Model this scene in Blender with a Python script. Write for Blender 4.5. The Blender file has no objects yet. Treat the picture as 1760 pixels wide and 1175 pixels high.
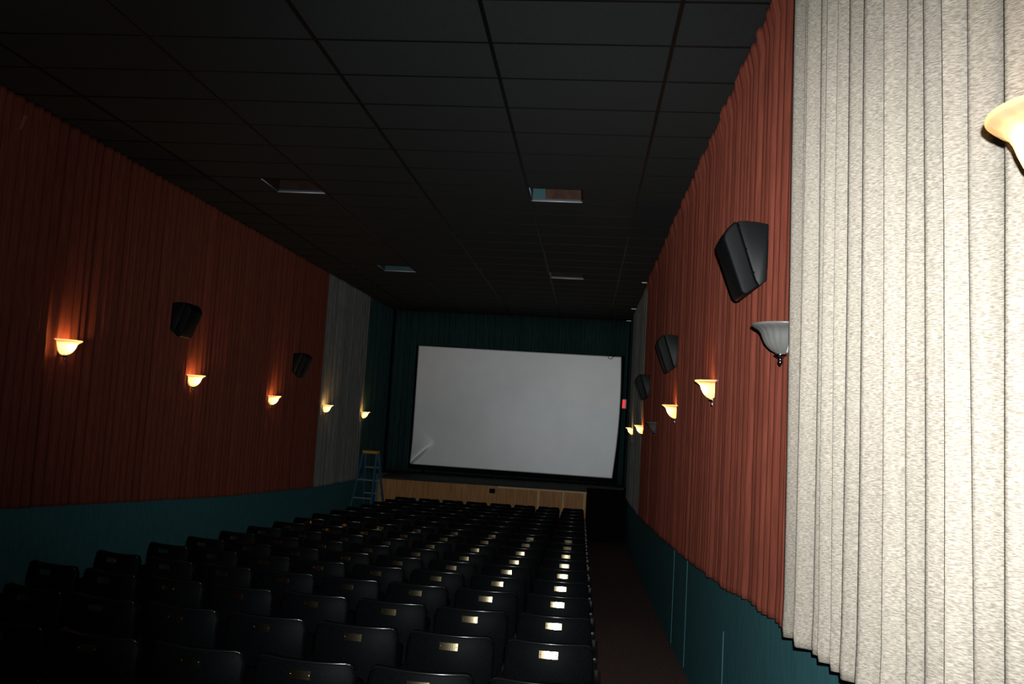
import bpy, bmesh, math, random
from mathutils import Vector, Matrix
PI = math.pi
S = bpy.context.scene
C = S.collection
random.seed(7)

# ------------------------------------------------------------------ camera
def build_camera():
    f, ya, pi_, ro = 1482.5, -.0909, .0852, .0583
    cam = bpy.data.cameras.new('camera'); o = bpy.data.objects.new('camera', cam); C.objects.link(o)
    cy, sy, cp, sp = math.cos(ya), math.sin(ya), math.cos(pi_), math.sin(pi_)
    fwd = Vector((sy*cp, cy*cp, sp)); right = Vector((cy, -sy, 0)); up = right.cross(fwd)
    r = math.cos(ro)*right + math.sin(ro)*up
    u = -math.sin(ro)*right + math.cos(ro)*up
    m = Matrix(((r.x, u.x, -fwd.x), (r.y, u.y, -fwd.y), (r.z, u.z, -fwd.z)))
    o.matrix_world = m.to_4x4()
    cam.sensor_width = 36; cam.lens = f/1760*36; cam.clip_start = .02; cam.clip_end = 100
    S.camera = o
build_camera()

# ------------------------------------------------------------------ world, flash, exposure
S.view_settings.view_transform = 'Standard'; S.view_settings.look = 'None'
S.view_settings.gamma = 1; S.view_settings.use_curve_mapping = False
S.view_settings.exposure = 0.0
W = bpy.data.worlds.new('world'); S.world = W; W.use_nodes = True
W.node_tree.nodes['Background'].inputs[0].default_value = (.004, .005, .006, 1)
W.node_tree.nodes['Background'].inputs[1].default_value = .3

def flash(name, watts, half_deg, target, blend=1.0):
    # the hand-held flash gun of the photographer, just above the lens
    l = bpy.data.lights.new(name, 'SPOT'); l.energy = watts; l.spot_size = math.radians(2*half_deg); l.spot_blend = blend
    l.shadow_soft_size = .012; l.color = (.96, 1.0, 1.0)
    o = bpy.data.objects.new(name, l); C.objects.link(o)
    o.location = (.035, .0, .085)
    d = (Vector(target) - o.location).normalized()
    o.rotation_euler = d.to_track_quat('-Z', 'Y').to_euler()
    return o
flash('flash_beam', 550, 20, (1.10, 20, 2.78))
flash('flash_wide', 1300, 38, (0.67, 20, 0.46))
flash('flash_spill', 280, 40, (-7.81, 20, 6.24))

# ------------------------------------------------------------------ materials
def mat(name, col, rough=.6, metal=0, spec=.5):
    m = bpy.data.materials.new(name); m.use_nodes = True
    b = m.node_tree.nodes['Principled BSDF']
    b.inputs['Base Color'].default_value = (*col, 1); b.inputs['Roughness'].default_value = rough
    b.inputs['Metallic'].default_value = metal; b.inputs['Specular IOR Level'].default_value = spec
    return m
def nodes(m): return m.node_tree.nodes, m.node_tree.links, m.node_tree.nodes['Principled BSDF']
def add_noise(m, c1, c2, scale=(1, 1, 1), nscale=10, detail=4, bump=0, bdist=.01, lo=.35, hi=.65):
    n, l, b = nodes(m)
    tc = n.new('ShaderNodeTexCoord'); mp = n.new('ShaderNodeMapping'); mp.inputs['Scale'].default_value = scale
    t = n.new('ShaderNodeTexNoise'); t.inputs['Scale'].default_value = nscale; t.inputs['Detail'].default_value = detail
    r = n.new('ShaderNodeValToRGB'); r.color_ramp.elements[0].color = (*c1, 1); r.color_ramp.elements[1].color = (*c2, 1)
    r.color_ramp.elements[0].position = lo; r.color_ramp.elements[1].position = hi
    l.new(tc.outputs['Object'], mp.inputs['Vector']); l.new(mp.outputs['Vector'], t.inputs['Vector'])
    l.new(t.outputs['Fac'], r.inputs['Fac']); l.new(r.outputs['Color'], b.inputs['Base Color'])
    if bump:
        bp = n.new('ShaderNodeBump'); bp.inputs['Strength'].default_value = bump; bp.inputs['Distance'].default_value = bdist
        l.new(t.outputs['Fac'], bp.inputs['Height']); l.new(bp.outputs['Normal'], b.inputs['Normal'])
    return m
def noisy(name, c1, c2, rough=.8, spec=.2, metal=0, **k):
    return add_noise(mat(name, c1, rough, metal, spec), c1, c2, **k)

M = {}
M['red'] = noisy('red_cloth', (.125, .030, .018), (.18, .043, .026), .9, .15, scale=(1, 14, .6), nscale=6, detail=5, bump=.15, bdist=.004)
M['beige'] = noisy('beige_slub_cloth', (.185, .158, .127), (.385, .34, .285), .8, .25, scale=(50, 50, 300), nscale=1.5, detail=6, bump=.7, bdist=.004, lo=.36, hi=.64)
M['grey'] = noisy('grey_beige_cloth', (.125, .128, .117), (.185, .185, .17), .9, .15, scale=(1, 10, .6), nscale=5, detail=4)
M['green'] = noisy('dark_green_cloth', (.016, .042, .040), (.026, .062, .058), .95, .1, scale=(8, 8, .6), nscale=5, detail=3)
M['teal'] = noisy('teal_wall_carpet', (.044, .150, .168), (.060, .186, .205), .95, .1, scale=(6, 6, 1), nscale=6, detail=8, bump=.2, bdist=.003)
M['teal_seam'] = mat('teal_seam', (.07, .21, .23), .8)
M['edge'] = mat('glossy_black_edging', (.006, .006, .007), .22, 0, 1.0)
M['tile'] = noisy('black_ceiling_tile', (.014, .017, .018), (.030, .034, .036), .85, .3, nscale=160, detail=3, bump=.3, bdist=.003)
M['tbar'] = mat('black_ceiling_bar', (.002, .002, .0025), .5, 0, .18)
M['carpet'] = noisy('dark_floor_carpet', (.06, .036, .030), (.17, .105, .088), .95, .1, nscale=90, detail=6, bump=.4, bdist=.006)
M['vinyl'] = noisy('black_vinyl', (.002, .0023, .0028), (.0035, .004, .0048), .5, .03, nscale=120, detail=3, bump=.03, bdist=.001)
M['cushion'] = mat('black_cushion', (.0012, .0012, .0015), .9, 0, .02)
M['iron'] = mat('black_iron', (.002, .002, .0025), .5, 0, .06)
M['armwood'] = mat('black_arm', (.005, .005, .006), .3, 0, .35)
M['brass'] = noisy('worn_brass', (.62, .48, .26), (.80,   .66, .42), .17, .5, 1, scale=(30, 1, 90), nscale=3, detail=3)
M['screw'] = mat('brass_screw', (.8, .62, .3), .2, 1)
M['screen'] = noisy('white_screen', (.84, .855, .86), (.88, .895, .90), .46, .3, .2, nscale=2, detail=2)
M['black'] = mat('matt_black', (.003, .003, .0035), .9, 0, .1)
M['deck'] = noisy('dark_stage_deck', (.020, .022, .022), (.034, .036, .036), .8, .3, nscale=12)
M['wood'] = noisy('stage_wood', (.32, .145, .042), (.48, .225, .07), .55, .3, scale=(9, 9, .7), nscale=3, detail=7)
M['woodtrim'] = mat('pale_wood_trim', (.58, .34, .15), .5)
M['plastic'] = noisy('black_speaker_plastic', (.003, .0034, .0038), (.0055, .006, .0066), .5, .2, nscale=200, detail=2, bump=.15, bdist=.001)
M['grille'] = noisy('black_speaker_grille', (.002, .0022, .0025), (.004, .0045, .005), .6, .15, nscale=300, detail=1, bump=.3, bdist=.001)
M['chrome'] = mat('chrome', (.8, .8, .82), .12, 1)
M['blue'] = mat('blue_fibreglass', (.013, .10, .165), .5)
M['alu'] = mat('aluminium', (.42, .43, .44), .45, 1)
M['yellow'] = mat('yellow_ladder_top', (.55, .30, .03), .5)
M['rim'] = mat('bright_rim_metal', (.45, .5, .55), .5, .2)
M['duct_brown'] = noisy('brown_duct_board', (.045, .022, .014), (.075, .037, .024), .8, .2, nscale=9)
M['duct_dark'] = noisy('dark_duct_board', (.02, .011, .008), (.03, .017, .012), .8, .2, nscale=9)
M['duct_teal'] = mat('teal_duct_board', (.025, .085, .095), .7)
M['duct_metal'] = mat('dull_duct_metal', (.06, .07, .08), .5)
M['flap'] = mat('pale_red_lining', (.34, .11, .07), .9, 0, .1)
M['white'] = mat('white_plastic', (.6, .6, .6), .5)
def emis(name, col, s):
    m = mat(name, col, .5); b = m.node_tree.nodes['Principled BSDF']
    b.inputs['Emission Color'].default_value = (*col, 1); b.inputs['Emission Strength'].default_value = s
    return m
M['exit_red'] = emis('lit_red_panel', (.85, .045, .05), .8)
M['exit_letter'] = emis('lit_exit_letter', (1.0, .45, .42), 1.0)
def shade_mat(name, col):
    m = bpy.data.materials.new(name); m.use_nodes = True
    n, l = m.node_tree.nodes, m.node_tree.links
    n.clear(); out = n.new('ShaderNodeOutputMaterial')
    d = n.new('ShaderNodeBsdfDiffuse'); t = n.new('ShaderNodeBsdfTranslucent'); g = n.new('ShaderNodeBsdfGlossy')
    g.inputs['Roughness'].default_value = .3
    tx = n.new('ShaderNodeTexNoise'); tx.inputs['Scale'].default_value = 4
    r = n.new('ShaderNodeValToRGB'); r.color_ramp.elements[0].color = (*[c*.8 for c in col], 1); r.color_ramp.elements[1].color = (*col, 1)
    l.new(tx.outputs['Fac'], r.inputs['Fac']); l.new(r.outputs['Color'], d.inputs['Color']); t.inputs['Color'].default_value = (.85, .80, .70, 1)
    a = n.new('ShaderNodeMixShader'); a.inputs[0].default_value = .5
    b = n.new('ShaderNodeMixShader'); b.inputs[0].default_value = .06
    l.new(d.outputs[0], a.inputs[1]); l.new(t.outputs[0], a.inputs[2])
    l.new(a.outputs[0], b.inputs[1]); l.new(g.outputs[0], b.inputs[2]); l.new(b.outputs[0], out.inputs['Surface'])
    return m
M['shade'] = shade_mat('frosted_glass', (.20, .21, .205))

# ------------------------------------------------------------------ helpers
def link_mesh(name, bm, m, parent=None, smooth=False, angle=None):
    bmesh.ops.recalc_face_normals(bm, faces=bm.faces)
    me = bpy.data.meshes.new(name); bm.to_mesh(me); bm.free()
    ms = m if isinstance(m, (list, tuple)) else [m]
    for k in ms: me.materials.append(k)
    if smooth:
        for p in me.polygons: p.use_smooth = True
        if angle: me.set_sharp_from_angle(angle=math.radians(angle))
    o = bpy.data.objects.new(name, me); C.objects.link(o)
    if parent: o.parent = parent
    return o
def thing(name, label, cat, loc=(0, 0, 0), rz=0, group=None):
    o = bpy.data.objects.new(name, None); o.empty_display_size = .1; C.objects.link(o)
    o.location = loc; o.rotation_euler = (0, 0, rz); return tag(o, label, cat, group)
def tag(o, label, cat, group=None):
    o['label'] = label; o['category'] = cat
    if group: o['group'] = group
    return o
def struct(o, label=None):
    o['kind'] = 'structure'
    if label: o['label'] = label
    return o
def box(bm, x0, x1, y0, y1, z0, z1):
    v = [bm.verts.new(p) for p in [(x0, y0, z0), (x1, y0, z0), (x1, y1, z0), (x0, y1, z0), (x0, y0, z1), (x1, y0, z1), (x1, y1, z1), (x0, y1, z1)]]
    for f in [(0, 3, 2, 1), (4, 5, 6, 7), (0, 1, 5, 4), (1, 2, 6, 5), (2, 3, 7, 6), (3, 0, 4, 7)]: bm.faces.new([v[i] for i in f])
    return v
def beam(bm, a, b, w, d, side=(1, 0, 0)):
    # rectangular bar from a to b, w along side, d across
    a, b = Vector(a), Vector(b); t = (b-a).normalized(); s = Vector(side); s = (s - t*s.dot(t)).normalized(); n = t.cross(s)
    r = []
    for p in (a, b):
        r.append([bm.verts.new(p + s*sx*w/2 + n*sn*d/2) for sx, sn in ((-1, -1), (1, -1), (1, 1), (-1, 1))])
    for i in range(4): bm.faces.new((r[0][i], r[0][(i+1) % 4], r[1][(i+1) % 4], r[1][i]))
    bm.faces.new(r[0][::-1]); bm.faces.new(r[1])
def tube(bm, pts, rad, n=8):
    rings = []
    pts = [Vector(p) for p in pts]
    for i, p in enumerate(pts):
        t = (pts[min(i+1, len(pts)-1)] - pts[max(i-1, 0)]).normalized()
        s = t.cross(Vector((0, 0, 1)))
        if s.length < .01: s = t.cross(Vector((0, 1, 0)))
        s.normalize(); u = s.cross(t)
        rings.append([bm.verts.new(p + rad*(math.cos(2*PI*k/n)*s + math.sin(2*PI*k/n)*u)) for k in range(n)])
    for a, b in zip(rings, rings[1:]):
        for k in range(n): bm.faces.new((a[k], a[(k+1) % n], b[(k+1) % n], b[k]))
    bm.faces.new(rings[0][::-1]); bm.faces.new(rings[-1])
def lathe(bm, prof, c=(0, 0, 0), n=16):
    rings = []
    for r, z in prof:
        rings.append([bm.verts.new((c[0]+r*math.cos(2*PI*k/n), c[1]+r*math.sin(2*PI*k/n), c[2]+z)) for k in range(n)])
    for a, b in zip(rings, rings[1:]):
        for k in range(n): bm.faces.new((a[k], a[(k+1) % n], b[(k+1) % n], b[k]))
    bm.faces.new(rings[0][::-1]); bm.faces.new(rings[-1])
def prism(bm, poly, axis, a, b):
    # poly of (p,q); axis 'x' -> (p,q) = (y,z); axis 'y' -> (x,z); axis 'z' -> (x,y)
    def P(p, q, t): return {'x': (t, p, q), 'y': (p, t, q), 'z': (p, q, t)}[axis]
    r0 = [bm.verts.new(P(p, q, a)) for p, q in poly]; r1 = [bm.verts.new(P(p, q, b)) for p, q in poly]
    n = len(poly)
    for i in range(n): bm.faces.new((r0[i], r0[(i+1) % n], r1[(i+1) % n], r1[i]))
    bm.faces.new(r0[::-1]); bm.faces.new(r1)
def bevel_sharp(bm, w, seg=2, ang=40):
    bmesh.ops.recalc_face_normals(bm, faces=bm.faces)
    e = [e for e in bm.edges if len(e.link_faces) == 2 and e.calc_face_angle(0) > math.radians(ang)]
    bmesh.ops.bevel(bm, geom=e, offset=w, segments=seg, profile=.5, affect='EDGES', clamp_overlap=True)
def interp(x, X, Y):
    if x <= X[0]: return Y[0] + (x-X[0])*(Y[1]-Y[0])/(X[1]-X[0])
    for i in range(len(X)-1):
        if x <= X[i+1]: return Y[i] + (x-X[i])*(Y[i+1]-Y[i])/(X[i+1]-X[i])
    return Y[-1]

# ------------------------------------------------------------------ the room
CEIL = 2.507; XL, XR = -5.06, 1.035; YB, YF = -2.5, 21.62
FY = [-2.5, 0, 5, 9.2, 11.9, 13.8, 16.7, 20.9, 22]; FZ = [-1.70, -1.80, -2.1, -2.35, -2.48, -2.545, -2.67, -2.82, -2.84]
floor_z = lambda y: interp(y, FY, FZ)
cb_r = lambda y: interp(y, [0, 2.9, 3.9, 4.29, 5.28, 5.94, 8.24, 10.8, 15.5, 20.2, 22], [-.56, -.786, -.857, -.925, -.995, -1.067, -1.223, -1.37, -1.61, -1.72, -1.78])
cb_l = lambda y: interp(y, [0, 7.15, 8.98, 12, 15.8, 18.8, 22], [-.60, -1.06, -1.18, -1.37, -1.54, -1.60, -1.68])

bm = bmesh.new(); prev = None
for i in range(0, 99):
    y = YB + (YF+.1-YB)*i/98
    row = [bm.verts.new((x, y, floor_z(y))) for x in (XL-.1, XR+.1)] + [bm.verts.new((x, y, -3.1)) for x in (XR+.1, XL-.1)]
    if prev:
        for k in range(4): bm.faces.new((prev[k], prev[(k+1) % 4], row[(k+1) % 4], row[k]))
    else: bm.faces.new(row)
    prev = row
bm.faces.new(prev[::-1])
struct(link_mesh('floor', bm, M['carpet']), 'dark carpeted floor sloping down to the stage')

for nm, x0, x1 in (('wall_left', XL-.12, XL), ('wall_right', XR, XR+.12)):
    bm = bmesh.new(); box(bm, x0, x1, YB-.1, YF+.1, -3.0, CEIL+.3)
    struct(link_mesh(nm, bm, M['teal']), 'teal carpeted side wall behind the curtains')
bm = bmesh.new(); box(bm, XL, XR, YF, YF+.12, -3.0, CEIL+.3); struct(link_mesh('wall_front', bm, M['black']), 'dark end wall behind the screen')
bm = bmesh.new(); box(bm, XL, XR, YB-.12, YB, -3.0, CEIL+.3); struct(link_mesh('wall_back', bm, M['black']), 'dark rear wall')

# ceiling: 4 x 2 foot tiles on a bar grid, four openings left for the vents
GX, GY, T = -4.432, 4.994, .6096
holes = {(1, 7), (6, 7), (1, 16), (6, 16)}
bm = bmesh.new()
j0, j1 = -13, 28
for j in range(j0, j1):
    y0 = max(GY + T*j, YB); y1 = min(GY + T*(j+1), YF)
    if y1 <= y0: continue
    for i in range(-2, 10):
        x0 = max(GX + T*i, XL); x1 = min(GX + T*(i+1), XR)
        if x1 <= x0 or (i, j) in holes: continue
        dz = random.Random(i//2*97+j).uniform(-.0015, .0015)
        v = [bm.verts.new(p) for p in ((x0, y0, CEIL+dz), (x1, y0, CEIL+dz), (x1, y1, CEIL+dz), (x0, y1, CEIL+dz), (x0, y0, CEIL+.03), (x1, y0, CEIL+.03), (x1, y1, CEIL+.03), (x0, y1, CEIL+.03))]
        for f in [(0, 3, 2, 1), (4, 5, 6, 7), (0, 1, 5, 4), (1, 2, 6, 5), (2, 3, 7, 6), (3, 0, 4, 7)]: bm.faces.new([v[k] for k in f])
ceil = struct(link_mesh('ceiling', bm, M['tile']), 'black tiled drop ceiling')
bm = bmesh.new()
for i in range(0, 5):
    x = GX + 2*T*i; box(bm, x-.013, x+.013, YB, YF, CEIL-.008, CEIL+.004)
for j in range(j0, j1):
    y = GY + T*j
    if YB < y < YF: box(bm, XL, XR, y-.008, y+.008, CEIL-.005, CEIL+.004)
link_mesh('ceiling_bars', bm, M['tbar'], ceil)

# ------------------------------------------------------------------ curtains
def pleats(a0, a1, pitch, amp, seed, n=10, knife=.25):
    R = random.Random(seed); out = []; a = a0
    while a < a1:
        p = pitch*R.uniform(.65, 1.35); h = amp*R.uniform(.65, 1.0)
        for k in range(n):
            t = k/n
            s = .5-.5*math.cos(2*PI*t); s = s**.75
            out.append((a + p*(t + knife*.5*math.sin(2*PI*t)/PI*1.0), h*s, R.random() if k == 0 else None))
        a += p
    ph = 0; res = []
    for q in out:
        if q[2] is not None: ph = q[2]
        if q[0] <= a1: res.append((q[0], q[1], ph))
    return res
def side_curtain(name, label, m, x_wall, side, y0, y1, pitch, amp, seed, bottom, top=CEIL-.004, knife=.3, wob=.012, ragged=.003, group='wall curtains', sway=1.0, lean=0, head=1.0):
    # side: +1 folds point to +x (left wall), -1 folds point to -x (right wall)
    P = pleats(y0, y1, pitch, amp, seed, knife=knife)
    bm = bmesh.new(); Z = [0, .012, .05, .2, .4, .6, .8, .95, .988, 1]; cols = []
    for y, h, ph in P:
        zb = bottom(y) - ragged*math.sin(ph*40); col = []
        for z in Z:
            w = wob*math.sin(ph*23 + z*3.0)*z*(1-z)*4*sway
            f = 1 - .25*(1-z)*(.5+.5*math.sin(ph*31))
            hem = .004 if z in (.988, .012) else 0
            if z > .98: f *= head
            col.append(bm.verts.new((x_wall + side*(h*f + hem), y + w - lean*(1-z), zb + (top-zb)*z)))
        cols.append(col)
    for a, b in zip(cols, cols[1:]):
        for k in range(len(Z)-1): bm.faces.new((a[k], b[k], b[k+1], a[k+1]))
    o = link_mesh(name, bm, m, smooth=True, angle=60)
    s = o.modifiers.new('thickness', 'SOLIDIFY'); s.thickness = .003; s.offset = 0
    return tag(o, label, 'curtain', group)
RW, LW = 1.018, -5.042
side_curtain('wall_curtain', 'long pleated red curtain on the left wall, behind three lit lamps', M['red'], LW, 1, .5, 15.86, .125, .060, 11, cb_l, group=None)
side_curtain('wall_curtain', 'grey beige pleated curtain at the far end of the left wall, above the ladder', M['grey'], LW, 1, 15.87, 19.12, .13, .060, 12, cb_l, group=None)
side_curtain('wall_curtain', 'dark green curtain in the far left corner beside the screen', M['green'], LW, 1, 19.13, 21.35, .14, .06, 13, lambda y: -1.50, group=None)
side_curtain('wall_curtain', 'pleated red curtain on the right wall above teal wainscot, beside the near beige curtain', M['red'], RW, -1, 3.2, 15.3, .120, .060, 14, cb_r, group=None, head=1.45)
side_curtain('wall_curtain', 'narrow grey beige curtain at the far end of the right wall by the exit sign', M['grey'], RW, -1, 15.31, 19.9, .13, .060, 15, cb_r, group=None)
side_curtain('wall_curtain', 'dark green curtain in the far right corner beside the screen', M['green'], RW, -1, 19.91, 21.35, .14, .06, 16, lambda y: -1.52, group=None)
side_curtain('wall_curtain', 'large bright beige slub curtain in deep folds, nearest on the right', M['beige'], .945, -1, .6, 4.06, .165, .085, 21, cb_r, knife=.5, wob=.02, ragged=.003, group=None, lean=.11)

def torn_flap():
    c = [o for o in bpy.data.objects if o.get('label', '').startswith('long pleated red')][0]
    bm = bmesh.new(); prism(bm, [(6.86, 2.34), (6.905, 2.345), (6.85, 2.215), (6.83, 2.20)], 'x', -4.972, -4.966)
    f = link_mesh('torn_flap', bm, M['flap'], c); f['label'] = 'pale torn flap'
torn_flap()
def front_curtain():
    P = pleats(XL+.08, XR-.08, .15, .07, 31); bm = bmesh.new(); cols = []
    for x, h, ph in P:
        cols.append([bm.verts.new((x, 21.56-h, z)) for z in (-1.525, -1, 0, 1, 2, CEIL-.004)])
    for a, b in zip(cols, cols[1:]):
        for k in range(5): bm.faces.new((a[k], b[k], b[k+1], a[k+1]))
    o = link_mesh('masking_curtain', bm, M['green'], smooth=True, angle=60)
    s = o.modifiers.new('thickness', 'SOLIDIFY'); s.thickness = .003; s.offset = 0
    tag(o, 'dark green pleated curtain hanging across the end wall behind the screen', 'curtain')
front_curtain()
# pale vertical carpet seams on the right wainscot
for k, (y, za, zb) in enumerate([(9.75, -2.36, -1.32), (8.55, -2.28, -1.25), (6.33, -2.15, -1.42)]):
    bm = bmesh.new(); box(bm, XR-.004, XR+.002, y-.005, y+.005, za, zb)
    struct(link_mesh('trim_%d' % (k+1), bm, M['teal_seam']), 'pale seam in the teal wall carpet')

# ------------------------------------------------------------------ stage and screen
SZ = -1.535; SY = 19.4; SX0, SX1 = -4.62, .085
st = thing('stage', 'low stage with vertical wooden front panels and dark deck under the screen', 'stage', (SX0, SY, floor_z(SY)))
def rel(o, p):  # keep world placement under an unrotated empty
    o.parent = p; o.location = o.location - p.location; return o
bm = bmesh.new(); prism(bm, [(SX0, SY-.03), (SX1, SY-.03), (SX1, 20.6), (XR-.08, 20.6), (XR-.08, 21.47), (XL+.08, 21.47), (XL+.08, 20.6), (SX0, 20.6)], 'z', SZ-.045, SZ)
rel(link_mesh('deck', bm, M['deck']), st)
bm = bmesh.new(); box(bm, SX0, SX1, SY, SY+.03, -2.78, SZ-.045); rel(link_mesh('front_panel', bm, M['wood']), st)
bm = bmesh.new(); box(bm, SX1-.03, SX1, SY+.03, 20.62, -2.80, SZ-.045); rel(link_mesh('side_panel', bm, M['black']), st)
bm = bmesh.new(); box(bm, SX0, SX0+.03, SY+.03, 20.62, -2.80, SZ-.045); rel(link_mesh('side_panel', bm, M['wood']), st)
bm = bmesh.new(); box(bm, SX1, XR-.09, 20.62, 20.66, -2.815, SZ-.045); rel(link_mesh('recessed_panel', bm, M['black']), st)
bm = bmesh.new(); box(bm, XL+.09, SX0, 20.62, 20.66, -2.815, SZ-.045); rel(link_mesh('recessed_panel', bm, M['teal']), st)
bm = bmesh.new(); box(bm, -1.9, SX1, SY-.016, SY, SZ-.085, SZ-.045); rel(link_mesh('top_moulding', bm, M['woodtrim']), st)
for x in (-3.62, -2.72, -1.85, -.98, -.43, .04):
    bm = bmesh.new(); box(bm, x-.02, x+.02, SY-.008, SY, -2.78, SZ-.085); rel(link_mesh('batten', bm, M['woodtrim'] if x > -1.5 else M['wood']), st)
bm = bmesh.new(); box(bm, -2.08, -1.95, SY-.012, SY, -1.745, -1.645); bevel_sharp(bm, .006)
o = rel(link_mesh('outlet_cover', bm, M['black']), st); o['label'] = 'black outlet cover'

def screen():
    y = 21.05; k = y/20
    TL, TR, BL, BR = (-4.020*k, 1.517*k), (.730*k, 1.500*k), (-4.024*k, -1.252*k), (.648*k, -1.289*k)
    sc = thing('movie_screen', 'large blank white movie screen with black surround above the stage', 'screen', (-1.75, y, SZ))
    N, Q = 220, 130; bm = bmesh.new(); V = []
    for j in range(Q+1):
        v = j/Q; row = []
        for i in range(N+1):
            u = i/N
            bul = .062*math.sin(PI*v)*u**4
            x = (BL[0]*(1-u)+BR[0]*u)*(1-v) + (TL[0]*(1-u)+TR[0]*u)*v + bul
            z = (BL[1]*(1-u)+BR[1]*u)*(1-v) + (TL[1]*(1-u)+TR[1]*u)*v
            dx, dz = x-BL[0], z-BL[1]
            s, t = (dx*.70+dz*.71), (-dx*.71+dz*.70)       # along and across the pulled fold in the lower left corner
            fold = 0
            if s > 0: fold = max(0, 1-s/.80)**1.2*.11*math.exp(-(max(t, 0)/.30)**2)/(1+math.exp(max(-40, min(40, -t/(.007+.02*s)))))
            yy = y - fold + .02*math.sin(u*9+1)*math.sin(v*5)*.3
            row.append(bm.verts.new((x, yy, z)))
        V.append(row)
    for j in range(Q):
        for i in range(N): bm.faces.new((V[j][i], V[j][i+1], V[j+1][i+1], V[j+1][i]))
    o = rel(link_mesh('screen_fabric', bm, M['screen'], smooth=True), sc)
    so = o.modifiers.new('thickness', 'SOLIDIFY'); so.thickness = .004; so.offset = -1
    b = .075; bm = bmesh.new()
    def bar(p, q, r, s): prism(bm, [p, q, r, s], 'y', y+.06, y+.13)
    o_, i_ = b, .10
    bar((TL[0]-o_, TL[1]+.02), (TR[0]+o_+.02, TR[1]+.02), (TR[0]-i_, TR[1]-i_), (TL[0]+i_, TL[1]-i_))
    bar((BL[0]-o_, BL[1]-.12), (BR[0]+o_+.05, BR[1]-.12), (BR[0]-i_, BR[1]+i_), (BL[0]+i_, BL[1]+i_))
    bar((TL[0]-o_, TL[1]+.02), (TL[0]+i_, TL[1]-i_), (BL[0]+i_, BL[1]+i_), (BL[0]-o_, BL[1]-.12))
    bar((TR[0]+o_+.02, TR[1]+.02), (TR[0]-i_, TR[1]-i_), (BR[0]-i_, BR[1]+i_), (BR[0]+o_+.05, BR[1]-.12))
    rel(link_mesh('screen_frame', bm, M['black']), sc)
    for x in (BL[0]+.3, BR[0]-.3):
        bm = bmesh.new(); box(bm, x-.04, x+.04, y+.07, y+.12, SZ, BL[1]-.05); rel(link_mesh('foot', bm, M['black']), sc)
    bm = bmesh.new(); cx, cz = .487*k, 1.505*k
    tube(bm, [(cx+.075*math.cos(a)*(.6+.1*a), y-.03, cz-.02+.05*math.sin(a)) for a in [i*.35 for i in range(15)]] + [(cx+.13, y+.02, cz+.06)], .008, 6)
    rel(link_mesh('cable_loop', bm, M['black'], smooth=True), sc)['label'] = 'short black loop of cable'
screen()

# exit sign on the end wall, half hidden by the screen surround
ex = thing('exit_sign', 'red lit exit sign high beside the right edge of the screen', 'sign', (.80, 21.44, .45))
bm = bmesh.new(); box(bm, -.17, .155, -.045, .04, -.115, .115); bevel_sharp(bm, .006); link_mesh('housing', bm, M['white'], ex)
bm = bmesh.new(); box(bm, -.16, .125, -.05, -.04, -.100, .100); face = link_mesh('face', bm, M['exit_red'], ex)
def exit_text():
    cu = bpy.data.curves.new('lettering', 'FONT'); cu.body = 'EXIT'; cu.size = .13; cu.extrude = .002; cu.align_x = 'LEFT'; cu.align_y = 'CENTER'
    o = bpy.data.objects.new('lettering', cu); C.objects.link(o); bpy.context.view_layer.update()
    dg = bpy.context.evaluated_depsgraph_get(); me = bpy.data.meshes.new_from_object(o.evaluated_get(dg)); bpy.data.objects.remove(o)
    me.materials.clear(); me.materials.append(M['exit_letter'])
    t = bpy.data.objects.new('lettering', me); C.objects.link(t); t.parent = face
    t.location = (-.155, -.052, 0); t.rotation_euler = (PI/2, 0, 0); t.scale = (.78, 1, 1)
exit_text()

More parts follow.
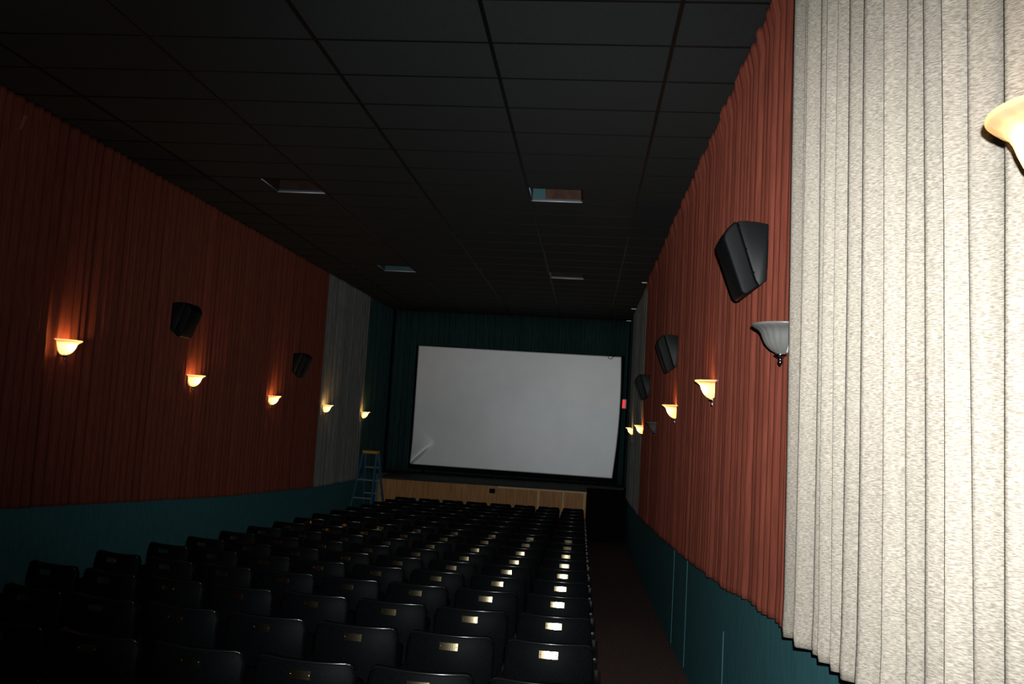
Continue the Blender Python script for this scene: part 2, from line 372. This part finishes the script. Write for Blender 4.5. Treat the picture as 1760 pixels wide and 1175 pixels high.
# ------------------------------------------------------------------ wall lamps
def sconce(x, y, z, side, lit, label, watts=14.0):
    t = thing('wall_sconce', label, 'lamp', (x, y, z), 0 if side > 0 else PI, 'bell shaped wall lamps')
    bm = bmesh.new()
    prof = [(.018, -.140), (.040, -.134), (.062, -.122), (.080, -.105), (.094, -.085), (.104, -.062), (.111, -.042), (.118, -.030), (.129, -.020), (.143, -.012), (.153, -.006), (.159, .0), (.158, .005), (.152, .004)]
    N = 40; cols = []
    for k in range(N+1):
        a = -PI/2 + PI*k/N; col = []
        for i, (r, zz) in enumerate(prof):
            rr = r*(1 + (.022*math.cos(a*20) if 1 < i < 10 else 0))
            col.append(bm.verts.new((.012 + rr*math.cos(a), rr*math.sin(a), zz)))
        cols.append(col)
    for a, b in zip(cols, cols[1:]):
        for i in range(len(prof)-1): bm.faces.new((a[i], b[i], b[i+1], a[i+1]))
    link_mesh('shade', bm, M['shade'], t, smooth=True)
    bm = bmesh.new(); prism(bm, [(.055*math.cos(i*PI/10), -.07+.062*math.sin(i*PI/10)) for i in range(20)], 'x', -.02, .011)
    link_mesh('wall_plate', bm, M['white'], t)
    bm = bmesh.new(); lathe(bm, [(.004, -.136), (.030, -.138), (.030, -.146), (.020, -.152), (.013, -.158), (.008, -.166), (.012, -.174), (.013, -.182), (.007, -.192), (.001, -.198)], (.030, 0, 0), 14)
    link_mesh('finial', bm, M['chrome'], t, smooth=True)
    for s in (-1, 1):
        bm = bmesh.new(); lathe(bm, [(.001, -.012), (.007, -.009), (.007, -.002), (.001, .001)], (.018, s*.140, -.008), 8)
        link_mesh('screw', bm, M['chrome'], t, smooth=True)
    bm = bmesh.new(); lathe(bm, [(.012, -.10), (.014, -.085), (.024, -.062), (.026, -.045), (.018, -.028), (.002, -.020)], (.058, 0, 0), 12)
    bulb = link_mesh('bulb', bm, M['bulb_lit'] if lit else M['white'], t, smooth=True)
    if lit:
        l = bpy.data.lights.new('bulb_light', 'POINT'); l.energy = watts; l.color = (1.0, .52, .17); l.shadow_soft_size = .028
        lo = bpy.data.objects.new('bulb_light', l); C.objects.link(lo); lo.parent = t; lo.location = (.066, 0, -.040)
        bulb.visible_shadow = True
M['bulb_lit'] = emis('lit_bulb', (1.0, .62, .28), 9)
LX, RX = LW+.062, RW-.062
ord_ = ['nearest', 'second', 'third']
for i, (y, z) in enumerate([(7.76, .465), (10.48, .272), (13.27, .092)]):
    sconce(LX, y, z, 1, True, 'lit bell shaped wall lamp on the left red curtain, %s of three from the camera' % ord_[i])
sconce(LX, 16.10, -.004, 1, True, 'lit wall lamp on the near edge of the left grey beige curtain')
sconce(LX, 18.95, -.105, 1, True, 'lit wall lamp on the far edge of the left grey beige curtain, above the ladder')
sconce(.880, 1.60, .602, -1, True, 'brightly lit wall lamp on the near beige curtain at the right frame edge', 9.0)
sconce(RX, 4.30, .515, -1, False, 'unlit grey glass wall lamp with chrome finial against the near beige curtain')
sconce(RX+.035, 6.80, .355, -1, True, 'lit wall lamp on the right red curtain, nearer of its two lit ones')
sconce(RX+.035, 9.64, .215, -1, True, 'lit wall lamp on the right red curtain, farther of its two lit ones')
sconce(RX+.05, 12.45, .02, -1, False, 'small unlit wall lamp at the far end of the right red curtain')
sconce(RX+.035, 15.17, -.04, -1, True, 'lit wall lamp on the right far curtain where the red cloth ends')
sconce(RX+.035, 18.25, -.105, -1, True, 'lit wall lamp farthest along the right wall, below the exit sign')

# ------------------------------------------------------------------ surround loudspeakers
def speaker(x, y, z, side, label):
    t = thing('wall_speaker', label, 'loudspeaker', (x, y, z), 0 if side > 0 else PI, 'surround loudspeakers')
    w = .30
    bm = bmesh.new(); prism(bm, [(0, 0), (0, .315), (.055, .325), (.125, .33), (.172, .326), (.062, .0), (.040, -.035)], 'y', -w/2, w/2)
    bevel_sharp(bm, .006, 2); link_mesh('cabinet', bm, M['plastic'], t, smooth=True, angle=40)
    bm = bmesh.new(); prism(bm, [(.174, .326), (.190, .320), (.225, .285), (.245, .245), (.243, .215), (.140, -.068), (.122, -.088), (.100, -.082), (.042, -.036), (.064, .0)], 'y', -w/2-.004, w/2+.004)
    bevel_sharp(bm, .016, 3); link_mesh('grille', bm, M['grille'], t, smooth=True, angle=40)
    bm = bmesh.new(); box(bm, -.03, .001, -.06, .06, .08, .24); link_mesh('bracket', bm, M['iron'], t)
    for s in (-1, 1):
        for p, q in ((.158, .30), (.113, .17), (.068, .04)):
            bm = bmesh.new(); lathe(bm, [(.001, -.004), (.006, -.003), (.006, .003), (.001, .004)], (p+.006, s*(w/2+.001), q), 8)
            link_mesh('screw', bm, M['iron'], t, smooth=True)
SPR, SPL = RX, LX
speaker(SPR, 4.98, .83, -1, 'black wedge loudspeaker on the right red curtain, largest and nearest')
speaker(SPR+.03, 9.80, .67, -1, 'black wedge loudspeaker on the right red curtain, above its farther lit lamp')
speaker(SPR+.04, 14.05, .455, -1, 'black wedge loudspeaker at the dark far end of the right red curtain')
speaker(SPL, 9.96, .79, 1, 'black wedge loudspeaker between the first two lamps on the left red curtain')
speaker(SPL, 14.30, .52, 1, 'black wedge loudspeaker after the third lamp on the left red curtain')

# ------------------------------------------------------------------ ceiling vents
def vent(i, j, label, teal, tone='duct_brown'):
    x0, y0 = GX+T*i, GY+T*j
    t = thing('ceiling_vent', label, 'vent', (x0+T/2, y0+T/2, CEIL), 0, 'square ceiling vents')
    h = T/2-.012; H = .34
    bm = bmesh.new(); box(bm, -h, h, h-.01, h, 0, H); box(bm, h-.01, h, -h, h-.01, 0, H); box(bm, -h, h-.01, -h, -h+.01, 0, H); box(bm, -h, h, -h, h, H, H+.01)
    link_mesh('duct_lining', bm, M[tone], t)
    bm = bmesh.new(); box(bm, -h, -h+.01, -h+.01, h-.01, 0, H); prism(bm, [(-h, 0), (-h+.01+teal, .0), (-h+.01+teal*.85, H), (-h, H)], 'y', h-.016, h-.010); link_mesh('side_lining', bm, M['duct_teal'] if teal else M[tone], t)
    bm = bmesh.new(); box(bm, -h+.01, h-.01, h-.020, h-.011, .0, .025); link_mesh('inner_flange', bm, M['duct_metal'], t)
    bm = bmesh.new(); r = .018
    tube(bm, [(-h, h-.03, -.004), (h, h-.03, -.004)], r*.5, 10); tube(bm, [(-h+.01, -h, -.002), (-h+.01, h-.03, -.002)], r*.3, 8)
    link_mesh('rim', bm, M['rim'], t, smooth=True)
    bm = bmesh.new(); tube(bm, [(-h*.35, h-.04, .17), (-h*.28, h-.05, .22), (-h*.28, h-.04, .25)], .012, 6); tube(bm, [(-h*.5, h-.04, .17), (-h*.2, h-.04, .165)], .009, 6)
    link_mesh('damper_hook', bm, M['alu'], t, smooth=True)
vent(6, 7, 'open square ceiling vent nearest on the right, teal and brown inside, bright metal edge', .15)
vent(1, 7, 'open square ceiling vent nearest on the left, dark brown inside', .0, 'duct_dark')
vent(6, 16, 'open square ceiling vent farther off on the right showing only its bright metal edge', .0, 'duct_dark')
vent(1, 16, 'open square ceiling vent farther off on the left, dim teal inside', True)
for y, l in ((15.36, 'nearest'), (19.01, 'middle'), (21.30, 'farthest')):
    bm = bmesh.new(); box(bm, .86, XR-.06, y-.010, y+.010, CEIL-.020, CEIL-.006)
    tag(link_mesh('ceiling_clip', bm, M['alu']), 'thin metal strip on the ceiling along the right wall, %s of three' % l, 'clip', 'ceiling strips')

# ------------------------------------------------------------------ step ladder
def ladder():
    g = floor_z(18.75)
    t = thing('step_ladder', 'blue step ladder with yellow top standing left of the stage', 'ladder', (-4.67, 18.75, g), math.radians(-6))
    H = 1.74
    bm = bmesh.new(); box(bm, -.165, .165, -.10, .10, H, H+.065); bevel_sharp(bm, .012); link_mesh('top_cap', bm, M['yellow'], t)
    FRx = lambda z, a, b: a + (b-a)*(1-z/H)
    fy = lambda z: .07 + .50*(1-z/H); ry = lambda z: -.07 - .48*(1-z/H)
    for s in (-1, 1):
        bm = bmesh.new(); beam(bm, (s*.27, fy(0), 0), (s*.145, fy(H), H), .03, .075); link_mesh('front_rail', bm, M['blue'], t)
        bm = bmesh.new(); beam(bm, (s*.26, ry(0), 0), (s*.155, ry(H), H), .03, .06); link_mesh('rear_rail', bm, M['blue'], t)
        bm = bmesh.new(); zz = H-.62; x = s*FRx(zz, .152, .26)
        beam(bm, (x, ry(zz), zz), (x, 0, zz+.09), .008, .022); beam(bm, (x, 0, zz+.09), (x, fy(zz), zz), .008, .022); link_mesh('spreader', bm, M['alu'], t)
    for k in range(1, 6):
        z = .29*k; w = FRx(z, .145, .27)-.012
        bm = bmesh.new(); box(bm, -w, w, fy(z)-.045, fy(z)+.04, z-.028, z); link_mesh('tread', bm, M['alu'], t)
    for z in (.42, .80, 1.18):
        w = FRx(z, .155, .26)
        bm = bmesh.new(); beam(bm, (-w, ry(z), z), (w, ry(z), z), .028, .03, (0, 0, 1)); link_mesh('brace', bm, M['alu'], t)
ladder()

# ------------------------------------------------------------------ seats
ROWS = 17; COLS = 8
def y_back(z):   # lean of the backrest: nearly upright, rolling forward towards its top
    return .035 - .05*(z-.30) + (.98*(z-.66)**2 if z > .66 else 0)
def bulge(x): return -.065*(1-(x/.26)**2)
def make_backrest(parent):
    bm = bmesh.new(); W_ = .249; r = .05; NX, NZ = 20, 9; TH = .042
    def top(x):
        a = abs(x) - (W_-r)
        return .858 - r + math.sqrt(max(0, r*r-(a*a if a > 0 else 0))) if a > 0 else .858
    F = []
    for s in (0, 1):
        g = []
        for i in range(NX+1):
            u = -1+2*i/NX; x = W_*math.sin(u*PI/2*.999)/math.sin(PI/2*.999) if False else W_*u
            c = []
            for k in range(NZ+1):
                z = .30 + (top(x)-.30)*(k/NZ)
                c.append(bm.verts.new((x, y_back(z)+bulge(x)+(TH if s else 0), z)))
            g.append(c)
        F.append(g)
    for i in range(NX):
        for k in range(NZ):
            a = F[0]; bm.faces.new((a[i][k], a[i+1][k], a[i+1][k+1], a[i][k+1]))
            a = F[1]; bm.faces.new((a[i][k], a[i][k+1], a[i+1][k+1], a[i+1][k]))
        bm.faces.new((F[0][i][NZ], F[0][i+1][NZ], F[1][i+1][NZ], F[1][i][NZ]))
        bm.faces.new((F[0][i][0], F[1][i][0], F[1][i+1][0], F[0][i+1][0]))
    for i in (0, NX):
        for k in range(NZ): bm.faces.new((F[0][i][k], F[0][i][k+1], F[1][i][k+1], F[1][i][k]))
    bevel_sharp(bm, .013, 3, 45)
    return link_mesh('backrest', bm, M['vinyl'], parent, smooth=True, angle=60)
def make_edging(parent):
    bm = bmesh.new(); pts = []
    for i in range(25):
        x = -.236 + .472*i/24; a = abs(x)-.199
        z = .853 if a <= 0 else .808 + math.sqrt(max(0, .045**2-a*a))
        pts.append((x, y_back(z)+bulge(x)+.003, z))
    tube(bm, pts, .0055, 8); return link_mesh('edging', bm, M['edge'], parent, smooth=True)
def make_plate(parent):
    bm = bmesh.new(); N = 8; w, h = .0525, .019; zc = .800; cols = []
    for i in range(N+1):
        x = -w+2*w*i/N; c = []
        for z, d in ((zc-h, -.0005), (zc+h, -.0005), (zc+h, -.0035), (zc-h, -.0035)):
            c.append(bm.verts.new((x, y_back(z)+bulge(x)+d, z)))
        cols.append(c)
    for a, b in zip(cols, cols[1:]):
        for k in range(4): bm.faces.new((a[k], b[k], b[(k+1) % 4], a[(k+1) % 4]))
    bm.faces.new(cols[0]); bm.faces.new(cols[-1][::-1])
    p = link_mesh('number_plate', bm, M['brass'], parent)
    for s in (-1, 1):
        bm = bmesh.new(); lathe(bm, [(.0005, -.0022), (.003, -.0016), (.0034, 0), (.0005, .0005)], n=8)
        bmesh.ops.rotate(bm, verts=bm.verts, cent=(0, 0, 0), matrix=Matrix.Rotation(-PI/2, 3, 'X'))
        bmesh.ops.translate(bm, verts=bm.verts, vec=(s*.045, y_back(zc)+bulge(.045)-.0035, zc))
        link_mesh('screw', bm, M['screw'], p, smooth=True)
    return p
def make_seat(parent):
    bm = bmesh.new(); box(bm, -.222, .222, 0, .085, 0, .42); bevel_sharp(bm, .03, 3)
    bmesh.ops.rotate(bm, verts=bm.verts, cent=(0, 0, 0), matrix=Matrix.Rotation(math.radians(-14), 3, 'X'))
    bmesh.ops.translate(bm, verts=bm.verts, vec=(0, .10, .33)); return link_mesh('seat', bm, M['cushion'], parent, smooth=True, angle=50)
def make_arm(parent, x):
    bm = bmesh.new(); prism(bm, [(-.03, .575), (.30, .60), (.335, .612), (.34, .635), (.31, .648), (.0, .632), (-.03, .62)], 'x', x-.024, x+.024); bevel_sharp(bm, .010, 2)
    return link_mesh('armrest', bm, M['armwood'], parent, smooth=True, angle=50)
def make_standard(parent, x):
    bm = bmesh.new()
    prism(bm, [(-.06, 0), (.34, 0), (.34, .025), (.24, .05), (.21, .20), (.22, .36), (.27, .50), (.29, .598), (-.02, .577), (-.01, .40), (.04, .25), (.05, .06), (-.06, .025)], 'x', x-.021, x+.021)
    bevel_sharp(bm, .004, 1); return link_mesh('standard', bm, M['iron'], parent)
HP = .275
def dup(root):
    r = root.copy(); C.objects.link(r)
    for ch in list(root.children):
        c = ch.copy(); C.objects.link(c); c.parent = r
        for g in list(ch.children):
            d = g.copy(); C.objects.link(d); d.parent = c
    return r
proto = thing('theatre_seat', '', 'seat')
make_backrest(proto); make_edging(proto); make_plate(proto); make_seat(proto); make_arm(proto, HP); make_standard(proto, HP)
bare = thing('theatre_seat', '', 'seat')          # the front rows show no plates
make_backrest(bare); make_edging(bare); make_seat(bare); make_arm(bare, HP); make_standard(bare, HP)
end = dup(proto); make_arm(end, -HP); make_standard(end, -HP)
bare_end = dup(bare); make_arm(bare_end, -HP); make_standard(bare_end, -HP)     # a seat that closes a row on the left
ORD = ['first', 'second', 'third', 'fourth', 'fifth', 'sixth', 'seventh', 'eighth', 'ninth', 'tenth', 'eleventh', 'twelfth', 'thirteenth', 'fourteenth', 'fifteenth', 'sixteenth', 'seventeenth']
used = set()
for rrow in range(ROWS):
    f = rrow/(ROWS-1)
    yr = 3.99 + .9075*rrow
    pitch = .557*(1-f) + .517*f; xr = -.140*(1-f) - .185*f
    crv = .037 if rrow <= 4 else max(0, .037*(1-(rrow-4)/6))
    for c in range(COLS):
        x = xr - pitch*c; dx = -.13 - x
        y = yr + crv*max(0, dx)**2; slope = -2*crv*max(0, dx)
        last = c == COLS-1
        src = (bare_end if last else bare) if rrow >= 10 else (end if last else proto)
        o = dup(src) if src.name in used else src; used.add(src.name)
        o.location = (x, y, floor_z(y)); o.rotation_euler = (math.radians(random.uniform(-.5, .5) + (-4 if rrow >= 8 else 0)), 0, math.atan(slope))
        o.scale = (pitch/.557, 1, 1)
        where = 'at the right aisle end' if c == 0 else 'at the left end' if last else '%s from the right aisle' % ORD[c]
        rn = 'row nearest the camera' if rrow == 0 else 'front row before the stage' if rrow == ROWS-1 else '%s row from the stage' % ORD[ROWS-1-rrow]
        o['label'] = 'black theatre seat %s, %s' % (where, rn); o['category'] = 'seat'; o['group'] = 'rows of theatre seats'
